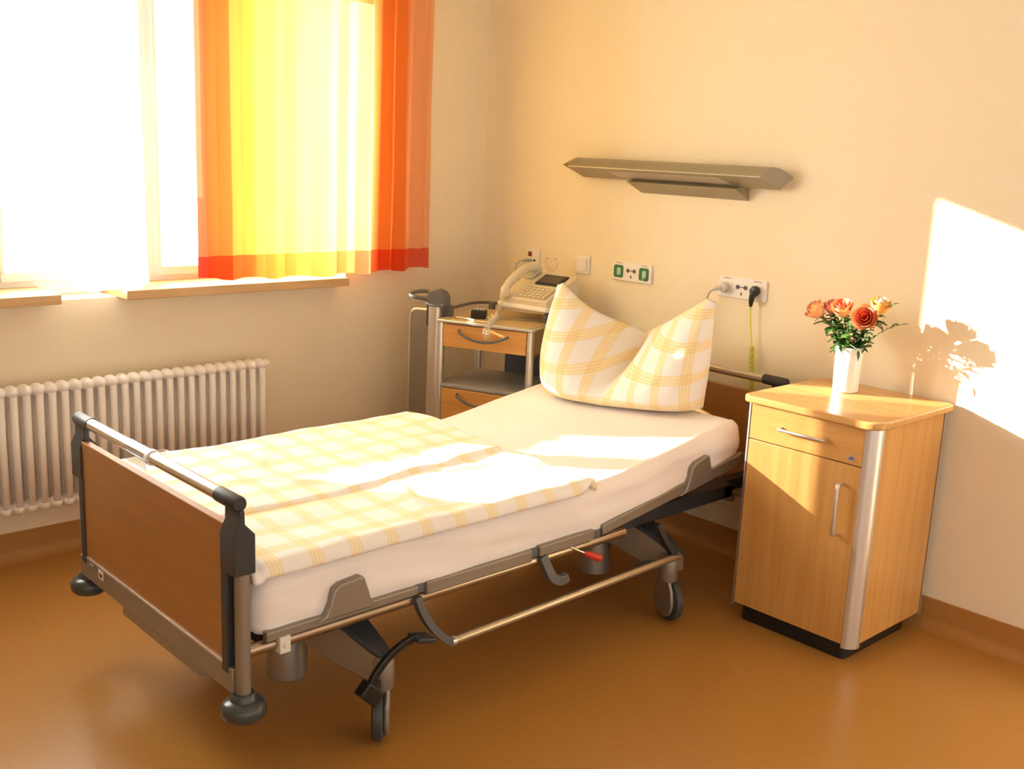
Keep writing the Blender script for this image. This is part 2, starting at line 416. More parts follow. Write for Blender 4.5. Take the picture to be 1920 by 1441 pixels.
def zt(y):   # top of the mattress
    t = y+1.02; k = .12
    r = 0 if t < -k else (t if t > k else (t+k)**2/(4*k))
    return .560+.158*r
XN = 1.85
for sgn in (1, -1):
    X = (lambda x: x) if sgn > 0 else mir
    def strip(name, ya, za0, za1, yb, zb0, zb1, m, bump=None):
        poly = [(ya, za0), (yb, zb0), (yb, zb1)]
        if bump: poly += bump
        poly += [(ya, za1)]
        return MB().prism(poly, 'x', min(X(XN),X(XN-.022)), max(X(XN),X(XN-.022))).build(name, m, bed, bevel=.004)
    strip('side_profile', -2.268, .382, .408, -1.806, .386, .411, M['bronze'])
    strip('side_profile', -1.777, .377, .416, -1.380, .377, .414, M['bronze'])
    strip('side_profile', -1.348, .385, .419, -1.110, .386, .421, M['bronze'])
    strip('side_profile', -1.072, .393, .427, -.34, .500, .545, M['bronze'])
    for y in (-1.792, -1.364, -1.091):
        MB().box(min(X(1.825),X(1.842)), max(X(1.825),X(1.842)), y-.018, y+.018, .385, .413).build('hinge', M['gdark'], bed, bevel=.003)
    def hump(y0, y1, z0, z1, slope=0):
        m = MB(); pl = [(-.035,0),(-.012,.012),(-.002,.04),(.008,.082),(.022,.094),(.070,.100),(.080,.094),(.098,.022),(.104,.0)]
        s = (y1-y0)/.139; k = (z1-z0)/.1
        m.prism([(y0+(a+.035)*s, z0+b*k+slope*(a+.035)*s) for a, b in pl], 'x', min(X(1.832),X(1.860)), max(X(1.832),X(1.860)))
        return m.build('mattress_retainer', M['bronze'], bed, bevel=.008)
    hump(-2.135, -1.958, .398, .492); hump(-.700, -.520, .450, .552, .158)
    MB().tube([(X(1.828),-2.318,.366),(X(1.828),-.95,.372)], .0165, 16).build('side_tube', M['tube'], bed)
    mb = MB().box(min(X(1.804),X(1.856)), max(X(1.804),X(1.856)), -2.235, -2.205, .345, .388)
    mb.lathe([(.006,0),(.006,.004)], (X(1.856),-2.22,.366), (sgn,0,0), 12)
    mb.build('tube_clamp', M['stick'], bed, bevel=.003)
    MB().box(min(X(1.70),X(1.79)), max(X(1.70),X(1.79)), -2.25, -.30, .355, .405).build('frame_beam', M['dark'], bed, bevel=.003)
    MB().box(min(X(1.70),X(1.745)), max(X(1.70),X(1.745)), -.32, -.11, .355, .40).build('headboard_beam', M['dark'], bed, bevel=.003)
    MB().bar([(X(1.80),-1.05,.405),(X(1.80),-.35,.505)], .03, .03).build('backrest_beam', M['dark'], bed)
MB().box(mir(1.79), 1.79, -.35, -.30, .355, .40).build('cross_beam', M['dark'], bed, bevel=.003)
MB().box(mir(1.79), 1.79, -2.26, -2.22, .355, .40).build('cross_beam', M['dark'], bed, bevel=.003)
pl_ = MB()
for k in range(14): 
    y = -2.18+k*.135
    pl_.box(mir(1.80), 1.80, y, y+.09, zt(y+.045)-.158, zt(y+.045)-.146)
lab(pl_.build('slatted_base', M['gdark'], bed), 'grey slatted lying surface')
# lowered side bar
MB().tube([(1.868,-1.69,.226),(1.868,-.70,.243)], .0135, 16).build('side_guard_bar', mat('champagne_bar', (.50,.42,.30), .3, .8), bed)
MB().tube([(1.868,-1.702,.2258),(1.868,-1.688,.2260)], .0145, 16).build('bar_cap', M['silver'], bed)
pth = smooth_path([(1.848,-1.812,.382),(1.853,-1.795,.335),(1.858,-1.765,.285),(1.864,-1.725,.243),(1.868,-1.690,.224)])
MB().bar(pth, .020, .024, (1,0,0)).build('bar_arm', M['gdark'], bed)
pth = smooth_path([(1.848,-.80,.372),(1.855,-.775,.325),(1.862,-.735,.27),(1.868,-.71,.243)])
MB().bar(pth, .020, .024, (1,0,0)).build('bar_arm', M['dark'], bed)
# hook and red lever
pth = smooth_path([(1.845,-1.335,.385),(1.852,-1.318,.345),(1.86,-1.30,.312),(1.868,-1.272,.300),(1.872,-1.248,.308)])
MB().bar(pth, .030, .022, (1,0,0)).build('bag_hook', M['gdark'], bed, bevel=.004)
MB().tube([(1.835,-1.225,.392),(1.862,-1.150,.352)], .004, 8).build('lever_rod', M['chrome'], bed)
MB().tube([(1.858,-1.162,.358),(1.864,-1.145,.350),(1.874,-1.112,.335),(1.878,-1.104,.331)], [.006,.011,.013,.009], 12).build('lever_grip', M['red'], bed)
# chassis: lifting columns, arms, castors
def chassis(yc, yw, sg):
    for X in ((lambda x: x), mir):
        prof = [(.02,.108),(.052,.108),(.056,.112),(.056,.30),(.05,.31)]
        MB().lathe(prof, (X(1.555), yc, 0), (0,0,1), 32).build('lifting_column', M['bronze'], bed)
        MB().box(min(X(1.50),X(1.61)), max(X(1.50),X(1.61)), yc-.05, yc+.05, .30, .36).build('column_head', M['dark'], bed, bevel=.006)
        st = [(1.42,.285,.370,.066),(1.55,.262,.372,.070),(1.66,.232,.348,.064),(1.76,.198,.308,.050),(1.83,.178,.268,.036),(1.868,.182,.246,.022)]
        rings = []; tops = []
        for x, z0, z1, hw in st:
            t = (x-1.42)/(1.84-1.42); y = yc+(yw-yc)*max(0,t)
            rings.append([(X(x),y-hw,z0),(X(x),y+hw,z0),(X(x),y+hw*.8,z1-.008),(X(x),y+hw*.5,z1),(X(x),y-hw*.5,z1),(X(x),y-hw*.8,z1-.008)])
            tops.append([(X(x),y-hw*.86,z1-.010),(X(x),y+hw*.86,z1-.010),(X(x),y+hw*.78,z1+.004),(X(x),y-hw*.78,z1+.004)])
        a = MB().loft(rings).build('chassis_arm', M['bronze'], bed, bevel=.004)
        MB().loft(tops).build('arm_cover', M['dark'], a, bevel=.003)
    MB().box(mir(1.5), 1.5, yc-.04, yc+.04, .31, .36).build('chassis_crossbar', M['bronze'], bed, bevel=.004)
chassis(-2.035, -1.925, 1); chassis(-.775, -.69, 1)
for x in (1.5, mir(1.5)): MB().tube([(x,-2.03,.335),(x,-.77,.335)], .016, 12).build('chassis_tube', M['chrome'], bed)
def castor(x, y, cxy, ax, tilt=0):
    # x,y swivel post; cxy wheel centre; ax axle direction, cover on +ax side
    ax = Vector((ax[0],ax[1],0)).normalized(); c = Vector((cxy[0],cxy[1],.076))
    p = MB().lathe([(.012,.15),(.030,.15),(.032,.155),(.032,.238),(.028,.246),(.01,.246)], (x,y,0), (0,0,1), 24).build('castor', M['bronze'], bed)
    wt = .013
    MB().lathe([(.05,-wt-.003),(.064,-wt-.003),(.0735,-wt+.002),(.0755,0),(.0735,wt-.002),(.064,wt+.003),(.05,wt+.003)], c, ax, 40).build('wheel', M['tyre'], p)
    al = Vector((0,0,1)).cross(ax); pd = (Vector((x,y,0))-Vector((c.x,c.y,0))).dot(al)
    out = [(.060*math.cos(math.radians(a)), .060*math.sin(math.radians(a))) for a in range(160, 381, 15)]
    out += [(.052,.045),(pd+.026,.075),(pd+.026,.095),(pd-.026,.095),(pd-.026,.075),(-.054,.045)]
    fm = MB(); n = len(out)
    vs = [c+al*p+Vector((0,0,q))+ax*(wt+t) for t in (.004,.018) for p, q in out]
    fm.add(vs, [tuple(range(n)), tuple(range(n,2*n))[::-1]]+[(i,(i+1)%n,n+(i+1)%n,n+i) for i in range(n)])
    fm.bar([Vector((x,y,.153))-ax*.005, Vector((c.x+al.x*pd,c.y+al.y*pd,.153))+ax*(wt+.010)], .05, .03)
    fm.build('fork_cover', M['bronze'], p, bevel=.006)
    return p
castor(1.845,-1.918,(1.842,-1.928),(.62,.78))
castor(1.842,-.712,(1.842,-.694),(-.35,-.94))
castor(mir(1.845),-1.918,(mir(1.842),-1.90),(1,0))
castor(mir(1.838),-.705,(mir(1.84),-.68),(1,0))
# brake pedal
pth = smooth_path([(1.885,-1.990,.185),(1.886,-1.970,.220),(1.886,-1.930,.256),(1.886,-1.880,.280),(1.886,-1.835,.287)])
p_ = MB().bar(pth, .020, .016, (1,0,0)).build('brake_pedal', M['black'], bed, bevel=.003)
MB().bar([(1.886,-1.850,.287),(1.888,-1.790,.272)], .055, .014).build('pedal_plate', M['dark'], p_, bevel=.004)
mb = MB().bar([(1.884,-2.012,.195),(1.884,-1.965,.148)], .044, .036, (1,0,0)); mb.bar([(1.884,-1.985,.172),(1.845,-1.93,.175)], .026, .026)
mb.build('pedal_joint', M['black'], p_, bevel=.005)
MB().bar([(1.812,-.72,.205),(1.78,-.80,.195)], .045, .016).build('brake_pedal', M['gdark'], bed, bevel=.004)

# clear clip on the foot rail
cl = thing('chart_clip', 'clear plastic holder clipped over the foot rail of the bed', 'clip', (1.34,-2.336,.748))
MB().tube([(1.255,-2.334,.748),(1.395,-2.334,.748)], .0205, 18, caps=False).build('sleeve', M['clear'], cl)
mb = MB().box(1.262,1.392,-2.356,-2.353,.716,.745); mb.box(1.385,1.425,-2.330,-2.30,.763,.767); mb.build('lip', M['clear'], cl, bevel=.001)
MB().tube([(1.378,-2.334,.748),(1.394,-2.334,.748)], .0215, 18).build('ring', M['white'], cl)

# ------------------------------------------------------------------ mattress, duvet, pillow
mb = MB(); ys = [-2.292,-2.288,-2.275,-2.25]+[-2.25+i*(1.905/76) for i in range(1, 77)]+[-.335,-.328,-.325]
rings = []
nz = lambda a, b, c=0: noise.noise(Vector((a, b, c)))
for y in ys:
    e = min(y+2.292, -.325-y); sh = .04*(1-min(1, e/.04))**2
    top = zt(y)-sh; bot = zt(y)-.172+sh*.5; ring = []
    xl, xr = .912+sh, 1.834-sh; r = .045
    pts = []
    nS = 10
    for i in range(nS): pts.append((xl+r+(xr-xl-2*r)*i/(nS-1)*1.0, bot, 'b'))
    for a in range(5): t = -PI/2+PI/2*(a+1)/6; pts.append((xr-.02+.02*math.cos(t), bot+.02+.02*math.sin(t), 's'))
    for i in range(8): pts.append((xr, bot+.02+(top-r-bot-.02)*i/7, 's'))
    for a in range(6): t = PI/2*(a+1)/7; pts.append((xr-r+r*math.cos(t), top-r+r*math.sin(t), 's'))
    for i in range(40): pts.append((xr-r-(xr-xl-2*r)*i/39, top, 't'))
    for a in range(6): t = PI/2+PI/2*(a+1)/7; pts.append((xl+r+r*math.cos(t), top-r+r*math.sin(t), 's'))
    for i in range(8): pts.append((xl, top-r-(top-r-bot-.02)*i/7, 's'))
    for a in range(5): t = PI+PI/2*(a+1)/6; pts.append((xl+.02+.02*math.cos(t), bot+.02+.02*math.sin(t), 's'))
    for x, z, k in pts:
        if k == 's':
            h = (z-bot)/(top-bot); sg = 1 if x > BX else -1
            wv = .009*nz(y*4+h*1.5, h*2.2, 1)+.006*nz(y*8+h*7, h*6, 4)
            x += sg*(wv+.006*math.sin(PI*h))
            if h < .3: z += (.006*nz(y*3.3, 0, 9))*(1-h/.3)
        elif k == 't':
            z += .004*nz(x*3, y*3, 2)+.003*nz(x*9+y*9, y*3, 5) - .006*sstep(0,.5,abs(x-BX))
            d = (x-1.0)*.45+(y+.86); z += .0035*math.exp(-(d/.012)**2)
        ring.append((x, y, z))
    rings.append(ring)
mt = mb.loft(rings).build('mattress', M['sheet'], ang=60)
tag(mt, 'mattress in a plain white fitted sheet on the hospital bed', 'mattress')

def dtop(x, y):
    q = .008*nz(x*4.5, y*3.5, 3)+.005*nz(x*11, y*8, 7)
    fold = 1.475+.05*math.sin(y*2.2)+.02*nz(y*5, 0, 2)            # lengthwise fold: the half beyond lies a little higher
    q += .012*(1-sstep(fold-.004, fold+.016, x))
    q += .016*math.exp(-((x-1.02)**2/.012+(y+1.12)**2/.02)) + .016*math.exp(-((x-1.60)**2/.008+(y+1.19)**2/.006))
    for k, (a, b, s) in enumerate([(1.2,-1.5,.5),(1.65,-1.7,-.3),(1.35,-1.95,.9),(1.55,-1.35,1.2),(1.1,-1.85,-.6),(1.68,-1.28,.4)]):
        dx, dy = x-a, y-b; al = dx*math.cos(s)+dy*math.sin(s); ac = -dx*math.sin(s)+dy*math.cos(s)
        q += .008*math.exp(-(al/.16)**2-(ac/.022)**2)
    return q
def duvet(u, v):
    s = u*(1.012-.058*sstep(.90,1,v))-.02                        # arc along the width, from the far edge to the near edge
    yy = -2.305+v*(1.205+.02*math.sin(u*7))
    near = .045+.018*math.sin(yy*9)+.012*nz(yy*6,1,1)
    x = .895+s; h = zt(yy)+.032; q = dtop(x, yy)
    xe = 1.830
    if x > xe:
        t = (x-xe); a = min(t/.045, PI/2*.93); rr = .034
        x2 = xe+rr*math.sin(min(t/rr, PI/2)); z2 = h-rr*(1-math.cos(min(t/rr, PI/2)))-max(0, t-rr*PI/2)*.9
        x, h = x2+.004*nz(yy*7, t*10, 2), z2; q *= max(0, 1-t/.06)
    if x < .915: 
        t = .915-x; h -= t*t*10; 
    e = 1-v
    edge = sstep(0, .045, e*1.2); h -= (1-edge)*.034; q *= .35+.65*edge
    if v < .02: h -= .01
    return (x, yy, h+q), (s, yy)
dv = MB().grid(120, 130, duvet).build('duvet', M['plaid_d'], ang=180)
sd = dv.modifiers.new('Solidify', 'SOLIDIFY'); sd.thickness = .02; sd.offset = -1
tag(dv, 'white duvet with yellow check pattern covering the lower half of bed', 'duvet')

# pillow standing on its edge, chopped in the middle
pc = Vector((1.362,-.470,0)); pa = math.radians(16); e1 = Vector((math.cos(pa), math.sin(pa), 0)); e2 = Vector((-math.sin(pa), math.cos(pa), 0))
VAL = -.08
def pil(side):
    def fn(a, b):
        u = a*2-1; v = b
        if u < VAL: t = (VAL-u)/(1+VAL)
        else: t = (u-VAL)/(1-VAL)
        hh = (.195+(.45-.195)*t**1.08) if u < VAL else (.195+(.425-.195)*t**1.05)
        hh -= .03*sstep(.90,1,t)
        seam = .20*math.exp(-(t/.40)**2)                                   # the seam is pushed back in the middle
        wid = .335+(-.005 if u > 0 else -.012)*v + .02*math.sin(PI*min(1,v*1.0))*(1 if u < 0 else .25)
        up = max(0, 1-abs(u)**4)**.55
        if side < 0: pr = (math.sin(PI*min(1, v**.64)))**.62
        else: pr = (math.sin(PI*min(1, v**.7)))**.8
        th = (.155 if side < 0 else .10)*up*pr
        cre = math.exp(-((u-(-.17+.16*v))/.10)**2)*sstep(.22,.70,v) if side < 0 else 0
        th = th*(1-cre)-.05*cre*(1-v)
        th += (.008*nz(u*4, v*4, 3)+.005*nz(u*10, v*7, 8))*up*min(1, 6*v*(1-v))
        sb = seam*v**1.3 + .05*v
        p = pc+e1*(wid*u)+e2*(sb+side*th)
        z = hh*v + .012*(1-v)*abs(u)**6
        base = zt(p.y) + .004
        p.z = base+z
        if v < .12: p.z = max(p.z, zt(p.y)+.006)
        return tuple(p), (.4*u+.055, hh*v+.02)
    return fn
mb = MB().grid(90, 60, pil(-1)); mb.grid(90, 60, pil(1))
pw = mb.build('pillow', M['plaid_p'], ang=180, merge=True)
tag(pw, 'plump white pillow with yellow check pattern standing on its edge', 'pillow')

# ------------------------------------------------------------------ bedside cabinet (right)
bc = thing('bedside_cabinet', 'beech bedside cabinet with one drawer and door beside the bed head', 'cabinet', (2.195, -.265, 0))
L_, R_, F_, B_ = 1.962, 2.428, -.500, -.030
Z0, Z1 = .058, .778
MB().box(L_+.004, L_+.022, F_+.03, B_-.02, Z0, Z1).build('side_panel', M['beech'], bc)
MB().box(R_-.022, R_-.002, F_+.045, B_-.018, Z0, Z1).build('side_panel', M['beech'], bc)
MB().box(L_+.02, R_-.02, B_-.025, B_-.012, Z0, Z1).build('back_panel', M['beech'], bc)
MB().box(L_+.02, R_-.02, F_+.03, B_-.02, Z0, Z0+.018).build('bottom_panel', M['beech'], bc)
mb = MB().prism(rrect(1.944, 2.445, -.520, -.008, [.055,.03,.06,.03], 8), 'z', .779, .804)
mb.build('top', M['beechh'], bc, bevel=.006)
DL, DR = L_+.012, R_-.037
dr = MB().box(DL, DR, F_, F_+.02, .655, .775).build('drawer', M['beechx'], bc, bevel=.0015)
def barhandle(p0, p1, out, r, nm, par, m):
    p0, p1, out = Vector(p0), Vector(p1), Vector(out); d = (p1-p0).normalized()
    pts = [p0]+[p0+out*.75+d*0]+[p0+out*.93+d*.004]+[p0+out+d*.012]+[p1+out-d*.012]+[p1+out*.93-d*.004]+[p1+out*.75]+[p1]
    MB().tube(pts, r, 12).build(nm, m, par, ang=80)
barhandle((2.096,F_,.714),(2.262,F_,.714),(0,-.026,0),.0055,'handle',dr,M['silver'])
lk = MB().prism([(2.338,.668),(2.374,.668),(2.356,.690)], 'y', F_-.003, F_).build('lock_emblem', M['silver'], dr)
MB().prism([(2.345,.672),(2.368,.672),(2.356,.682)], 'y', F_-.0045, F_-.0028).build('emblem_mark', M['blue'], dr, smooth=False)
do = MB().box(DL, DR, F_, F_+.02, Z0+.002, .6515).build('door', M['beech'], bc, bevel=.0015)
barhandle((2.335,F_,.588),(2.335,F_,.420),(0,-.03,0),.006,'handle',do,M['silver'])
qp = [(R_-.035,F_-.002)]+arc(R_-.040, F_+.042, .044, -90, 0, 8)[1:]+[(R_+.004,F_+.048),(R_-.03,F_+.048),(R_-.035,F_+.02)]
MB().prism(qp, 'z', Z0-.010, Z1).build('corner_post', M['silver'], bc)
ql = [(L_+.010,F_-.002),(L_+.010,F_+.03),(L_-.004,F_+.03),(L_-.004,F_+.012),(L_+.002,F_+.001)]
MB().prism(ql, 'z', Z0-.010, Z1).build('corner_post', M['silver'], bc)
MB().prism(arc(R_-.012, B_-.008, .013, -20, 90, 5)+[(R_-.02,B_+.004),(R_-.02,B_-.014)], 'z', Z0-.01, Z1).build('corner_post', M['silver'], bc)
MB().prism(arc(L_+.012, B_-.008, .013, 90, 200, 5)+[(L_+.02,B_-.014),(L_+.02,B_+.004)], 'z', Z0-.01, Z1).build('corner_post', M['silver'], bc)
MB().prism(rrect(L_+.03, R_-.03, F_+.018, B_-.05, .02), 'z', .0, Z0).build('plinth', M['black'], bc, bevel=.003)

# ------------------------------------------------------------------ vase and flowers
VX, VY, VZ = 2.122, -.168, .804
vs = thing('vase', 'white porcelain vase with flattened sides on the beech cabinet', 'vase', (VX, VY, VZ))
def vring(s, z):
    # octagonal section with rounded arrises
    pts = []
    for k in range(8):
        a = math.radians(22.5+45*k-12); r = s*(1.0 if k % 2 == 0 else 1.0)
        for d in (-6, 0, 6):
            pts.append((VX+r*math.cos(a+math.radians(d))*(1 if d else 1.0), VY+r*math.sin(a+math.radians(d)), z))
    return pts
H = .158
rg = [vring(.02,VZ+.0005), vring(.040,VZ+.0005), vring(.044,VZ+.004), vring(.046,VZ+H*.5), vring(.0475,VZ+H-.003), vring(.0465,VZ+H), vring(.0435,VZ+H-.001), vring(.041,VZ+.02), vring(.01,VZ+.016)]
MB().loft(rg).build('vase_body', M['porc'], vs, ang=20)

def petal(mb, c, d, ang, r, h, open_, w):
    d = Vector(d).normalized(); a = Vector((0,0,1)) if abs(d.z) < .9 else Vector((1,0,0))
    u = (a-d*a.dot(d)).normalized(); v = d.cross(u)
    rad = u*math.cos(ang)+v*math.sin(ang); tan = d.cross(rad)
    c = Vector(c)
    def fn(i, j):
        s = (i-.5)*2; wv = w*math.sin(PI*(.12+.80*j))**.7
        rr = r*(.25+.75*math.sin(j*PI*.5)**.8)+open_*max(0,j-.6)**2*2.2
        p = c+d*(h*(j-.35*j*j*open_*12))+rad*(rr*math.cos(s*wv/max(r,.004)*.5*.9))+tan*(rr*math.sin(s*wv/max(r,.004)*.5*.9)*1.15)
        return tuple(p), (i, j)
    mb.grid(5, 5, fn)
def leafm(mb, p, d, L, w, n=(0,0,1), curl=.25):
    d = Vector(d).normalized(); n = Vector(n); s = d.cross(n)
    if s.length < .1: s = d.cross(Vector((1,0,0)))
    s.normalize(); n = s.cross(d); p = Vector(p)
    def fn(i, j):
        a = (i-.5)*2; ww = w*math.sin(PI*min(.999,max(.001,j**.8)))
        q = p+d*(L*j)+s*(a*ww*.5)+n*(-curl*L*j*j + .18*w*abs(a))
        return tuple(q), (i, j)
    mb.grid(2, 6, fn)
roses = [  # centre, facing, radius, outer, inner, label
 ((1.988,-.185,1.067),(-.5,-.45,.55),.0265,'pet_o','pet_o','peach orange rose furthest left in the white vase'),
 ((2.028,-.150,1.082),(-.25,-.2,.9),.0235,'pet_p','pet_p','pinkish rose just right of the leftmost peach rose'),
 ((2.086,-.180,1.085),(.05,-.5,.8),.0275,'pet_o','pet_i','coral rose above the middle of the white vase'),
 ((2.186,-.205,1.072),(.32,-.85,.25),.0325,'pet_o','pet_i','largest coral rose with red heart facing the viewer'),
 ((2.205,-.150,1.108),(.25,-.1,.9),.0270,'pet_y','pet_w','yellow orange rose rising behind the largest coral rose'),
]
rs = random.Random(5)
for c, d, r, mo, mi_, lb in roses:
    r *= 1.22
    rt_ = thing('rose', lb, 'flower', (VX, VY, VZ+.02), 0, 'roses in the white vase')
    c = Vector(c); dn = Vector(d).normalized(); base = c-dn*r*.9
    st = bez((VX+(c.x-VX)*.10, VY+(c.y-VY)*.10, VZ+.03), (VX+(c.x-VX)*.25, VY+(c.y-VY)*.3, VZ+H+.02), base-dn*.05, base, 12)
    MB().tube(st, .0026, 8).build('stem', M['stem'], rt_)
    mb = MB()
    for k in range(5): petal(mb, base, dn, k*2*PI/5+rs.random()*.3, r, r*1.55, .016, r*1.5)
    for k in range(5): petal(mb, base, dn, k*2*PI/5+.6+rs.random()*.3, r*.80, r*1.75, .008, r*1.35)
    mb.cur = 1
    for k in range(4): petal(mb, base, dn, k*2*PI/4+rs.random(), r*.55, r*1.85, .002, r*1.1)
    for k in range(3): petal(mb, base, dn, k*2*PI/3+rs.random(), r*.30, r*1.85, 0, r*.8)
    mb.build('bloom', [M[mo], M[mi_]], rt_, ang=180)
    mb = MB()
    for k in range(5):
        a = k*2*PI/5; q = Vector((math.cos(a), math.sin(a), 0)); q = (q-dn*q.dot(dn)).normalized()
        leafm(mb, base, q*.8+dn*.25, r*.95, r*.35, dn, .2)
    mb.lathe([(.002,-.012),(.006,-.004),(.005,.004)], base, dn, 8)
    mb.build('sepals', M['leaf2'], rt_, ang=180)
    mb = MB()
    for k in range(17):
        q = st[4+k % 8]; a = rs.uniform(0, 2*PI)
        leafm(mb, q, (math.cos(a), math.sin(a), rs.uniform(-.1,.7)), rs.uniform(.034,.052), rs.uniform(.019,.030), (0,0,1), rs.uniform(.1,.5))
    mb.build('leaves', M['leaf'], rt_, ang=180)
sprigs = [
 ((2.318,-.165,1.068),.030,9,'leafy green sprig leaning low to the right of vase','leaf'),
 ((2.272,-.150,1.130),.026,8,'thin leafy sprig rising highest to the right of bouquet','leaf2'),
 ((2.140,-.140,1.085),.032,12,'upright green sprig in the middle between the coral roses','leaf'),
 ((2.050,-.230,1.040),.034,12,'green sprig at front left of bouquet under the roses','leaf'),
 ((2.150,-.250,1.045),.034,12,'green sprig at the front of bouquet above vase rim','leaf2'),
 ((2.020,-.120,1.055),.032,10,'green sprig at back left of bouquet behind peach roses','leaf'),
 ((2.185,-.100,1.05),.032,10,'green sprig at the back of bouquet nearest the wall','leaf'),
]
for c, l, n, lb, lm in sprigs:
    rt_ = thing('leafy_sprig', lb, 'foliage', (VX, VY, VZ+.02), 0, 'green sprigs in the white vase')
    c = Vector(c); hx = Vector((c.x-VX, c.y-VY, 0))
    st = bez((VX+hx.x*.08, VY+hx.y*.08, VZ+.03), (VX+hx.x*.2, VY+hx.y*.2, VZ+H+.03), c-hx*.45-Vector((0,0,.02)), c, 14)
    MB().tube(st, [.002-.0012*i/14 for i in range(15)], 6).build('stem', M['stem'], rt_)
    mb = MB()
    for k in range(n):
        t = .40+.58*k/(n-1); q = st[int(t*14)]; d0 = (st[min(14,int(t*14)+1)]-st[int(t*14)-1]).normalized()
        a = k*2.4+rs.random(); sd_ = Vector((math.cos(a), math.sin(a), .3))
        leafm(mb, q, d0*.8+sd_*.75, l*(1.05-.45*(k/n))*rs.uniform(.8,1.1), l*.36, (0,0,1), .15)
    if n >= 10:
        for k in range(8):
            q = st[5+k % 5]; a = rs.uniform(0, 2*PI)
            leafm(mb, q, (math.cos(a), math.sin(a), rs.uniform(-.2,.6)), .038, .026, (0,0,1), rs.uniform(.1,.5))
    mb.build('leaves', M[lm], rt_, ang=180)
# drooping leaf and dark bud over the rim
rt_ = thing('leafy_sprig', 'small dark sprig drooping over the front rim of vase', 'foliage', (VX, VY, VZ+.1), 0, 'green sprigs in the white vase')
MB().tube([(VX,VY,VZ+.13),(VX+.02,VY-.035,VZ+H+.012),(VX+.052,VY-.045,VZ+H+.002),(VX+.064,VY-.05,VZ+H-.012)], .0015, 6).build('stem', M['stem'], rt_)
mb = MB(); leafm(mb, (VX+.056,VY-.048,VZ+H), (.3,-.1,-.8), .036, .014); leafm(mb, (VX-.02,VY-.046,VZ+H+.006), (-.05,-.5,-.6), .03, .018); leafm(mb, (VX-.005,VY-.046,VZ+H+.006), (.25,-.5,-.5), .026, .014)
mb.build('leaves', M['leaf'], rt_, ang=180)

# ------------------------------------------------------------------ phone cabinet in the corner
ca = math.radians(23.2)
pcb = thing('bedside_cabinet', 'grey framed cabinet with beech drawers in room corner holding the telephone', 'cabinet', (.444, -.635, 0), ca)
lb_ = dict(world=False)
CW, CD = .452, .415
for x, y in ((.016,.016),(CW-.016,.016),(.016,CD-.016),(CW-.016,CD-.016)):
    MB().tube([(x,y,.09),(x,y,.838)], .0165, 16).build('corner_post', M['silver'], pcb, **lb_)
    MB().lathe([(.01,.0),(.024,.002),(.026,.02),(.026,.04),(.016,.055),(.012,.09)], (x,y,0), (0,0,1), 16).build('castor', M['gdark'], pcb, **lb_)
tp = MB().prism(rrect(-.004, CW+.004, -.004, CD, .022), 'z', .836, .850).build('top', M['silver'], pcb, bevel=.004, **lb_)
MB().prism(rrect(.012, CW-.012, .012, CD-.014, .018), 'z', .849, .8515).build('top_surface', M['trayt'], tp, **lb_)
for i, (z0, z1) in enumerate(((.735,.832),(.33,.553))):
    d_ = MB().box(.032, CW-.032, .004, .022, z0, z1).build('drawer', M['beechx'], pcb, bevel=.002, **lb_)
    zh = z1-.02
    hp = smooth_path([(.108,.006,zh-.002),(.118,-.016,zh-.008),(.17,-.030,zh-.026),(.225,-.034,zh-.034),(.28,-.030,zh-.030),(.328,-.016,zh-.014),(.338,.006,zh-.008)])
    MB().tube(hp, .0062, 10, sq=(1,.8)).build('handle', M['gdark'], d_, **lb_)
    if i == 0: MB().box(.03, CW-.03, .022, CD-.02, z0, z1+.002).build('drawer_box', M['shelfg'], d_, **lb_)
    else: MB().box(.03, CW-.03, .022, CD-.02, z0, z1-.004).build('drawer_box', M['shelfg'], d_, **lb_)
MB().box(CW-.012, CW-.002, .034, CD-.034, .735, .836).build('side_panel', mat('brown_side_laminate', (.30,.20,.09), .5), pcb, **lb_)
MB().box(.002, .012, .034, CD-.034, .735, .836).build('side_panel', M['beech'], pcb, **lb_)
MB().box(CW-.012, CW-.002, .034, CD-.034, .12, .56).build('side_panel', M['shelfg'], pcb, **lb_)
MB().box(.002, .012, .034, CD-.034, .12, .56).build('side_panel', M['shelfg'], pcb, **lb_)
MB().box(.15, CW-.03, CD-.014, CD-.006, .12, .74).build('back_panel', mat('slate_back_panel', (.13,.145,.17), .5), pcb, **lb_)
MB().prism(rrect(.004, CW-.004, .002, CD-.02, .012), 'z', .556, .572).build('shelf', M['shelfg'], pcb, bevel=.003, **lb_)
MB().box(.03, CW-.03, .022, CD-.02, .12, .33).build('lower_box', M['shelfg'], pcb, **lb_)
ra = MB().tube(smooth_path([(.002,.09,.880),(.004,.30,.880),(.03,CD-.035,.880),(.09,CD-.012,.880),(.36,CD-.012,.880),(CW-.03,CD-.035,.880),(CW-.006,.30,.880),(CW-.006,.20,.880)], 8), .0068, 10).build('gallery_rail', M['gdark'], pcb, **lb_)
for x, y in ((.075,CD-.016),(.38,CD-.016)): MB().box(x-.012, x+.012, y-.012, y+.012, .848, .884).build('rail_clip', M['gdark'], ra, bevel=.003, **lb_)
MB().box(-.008, .026, .072, .115, .848, .898).build('rail_clip', M['gdark'], ra, bevel=.006, **lb_)
MB().lathe([(.005,-.018),(.026,-.016),(.029,-.008),(.029,.010),(.024,.016),(.005,.018)], (CW-.006,.185,.872), (.6,-.8,0), 10).build('rail_clip', M['gdark'], ra, bevel=.002, **lb_)
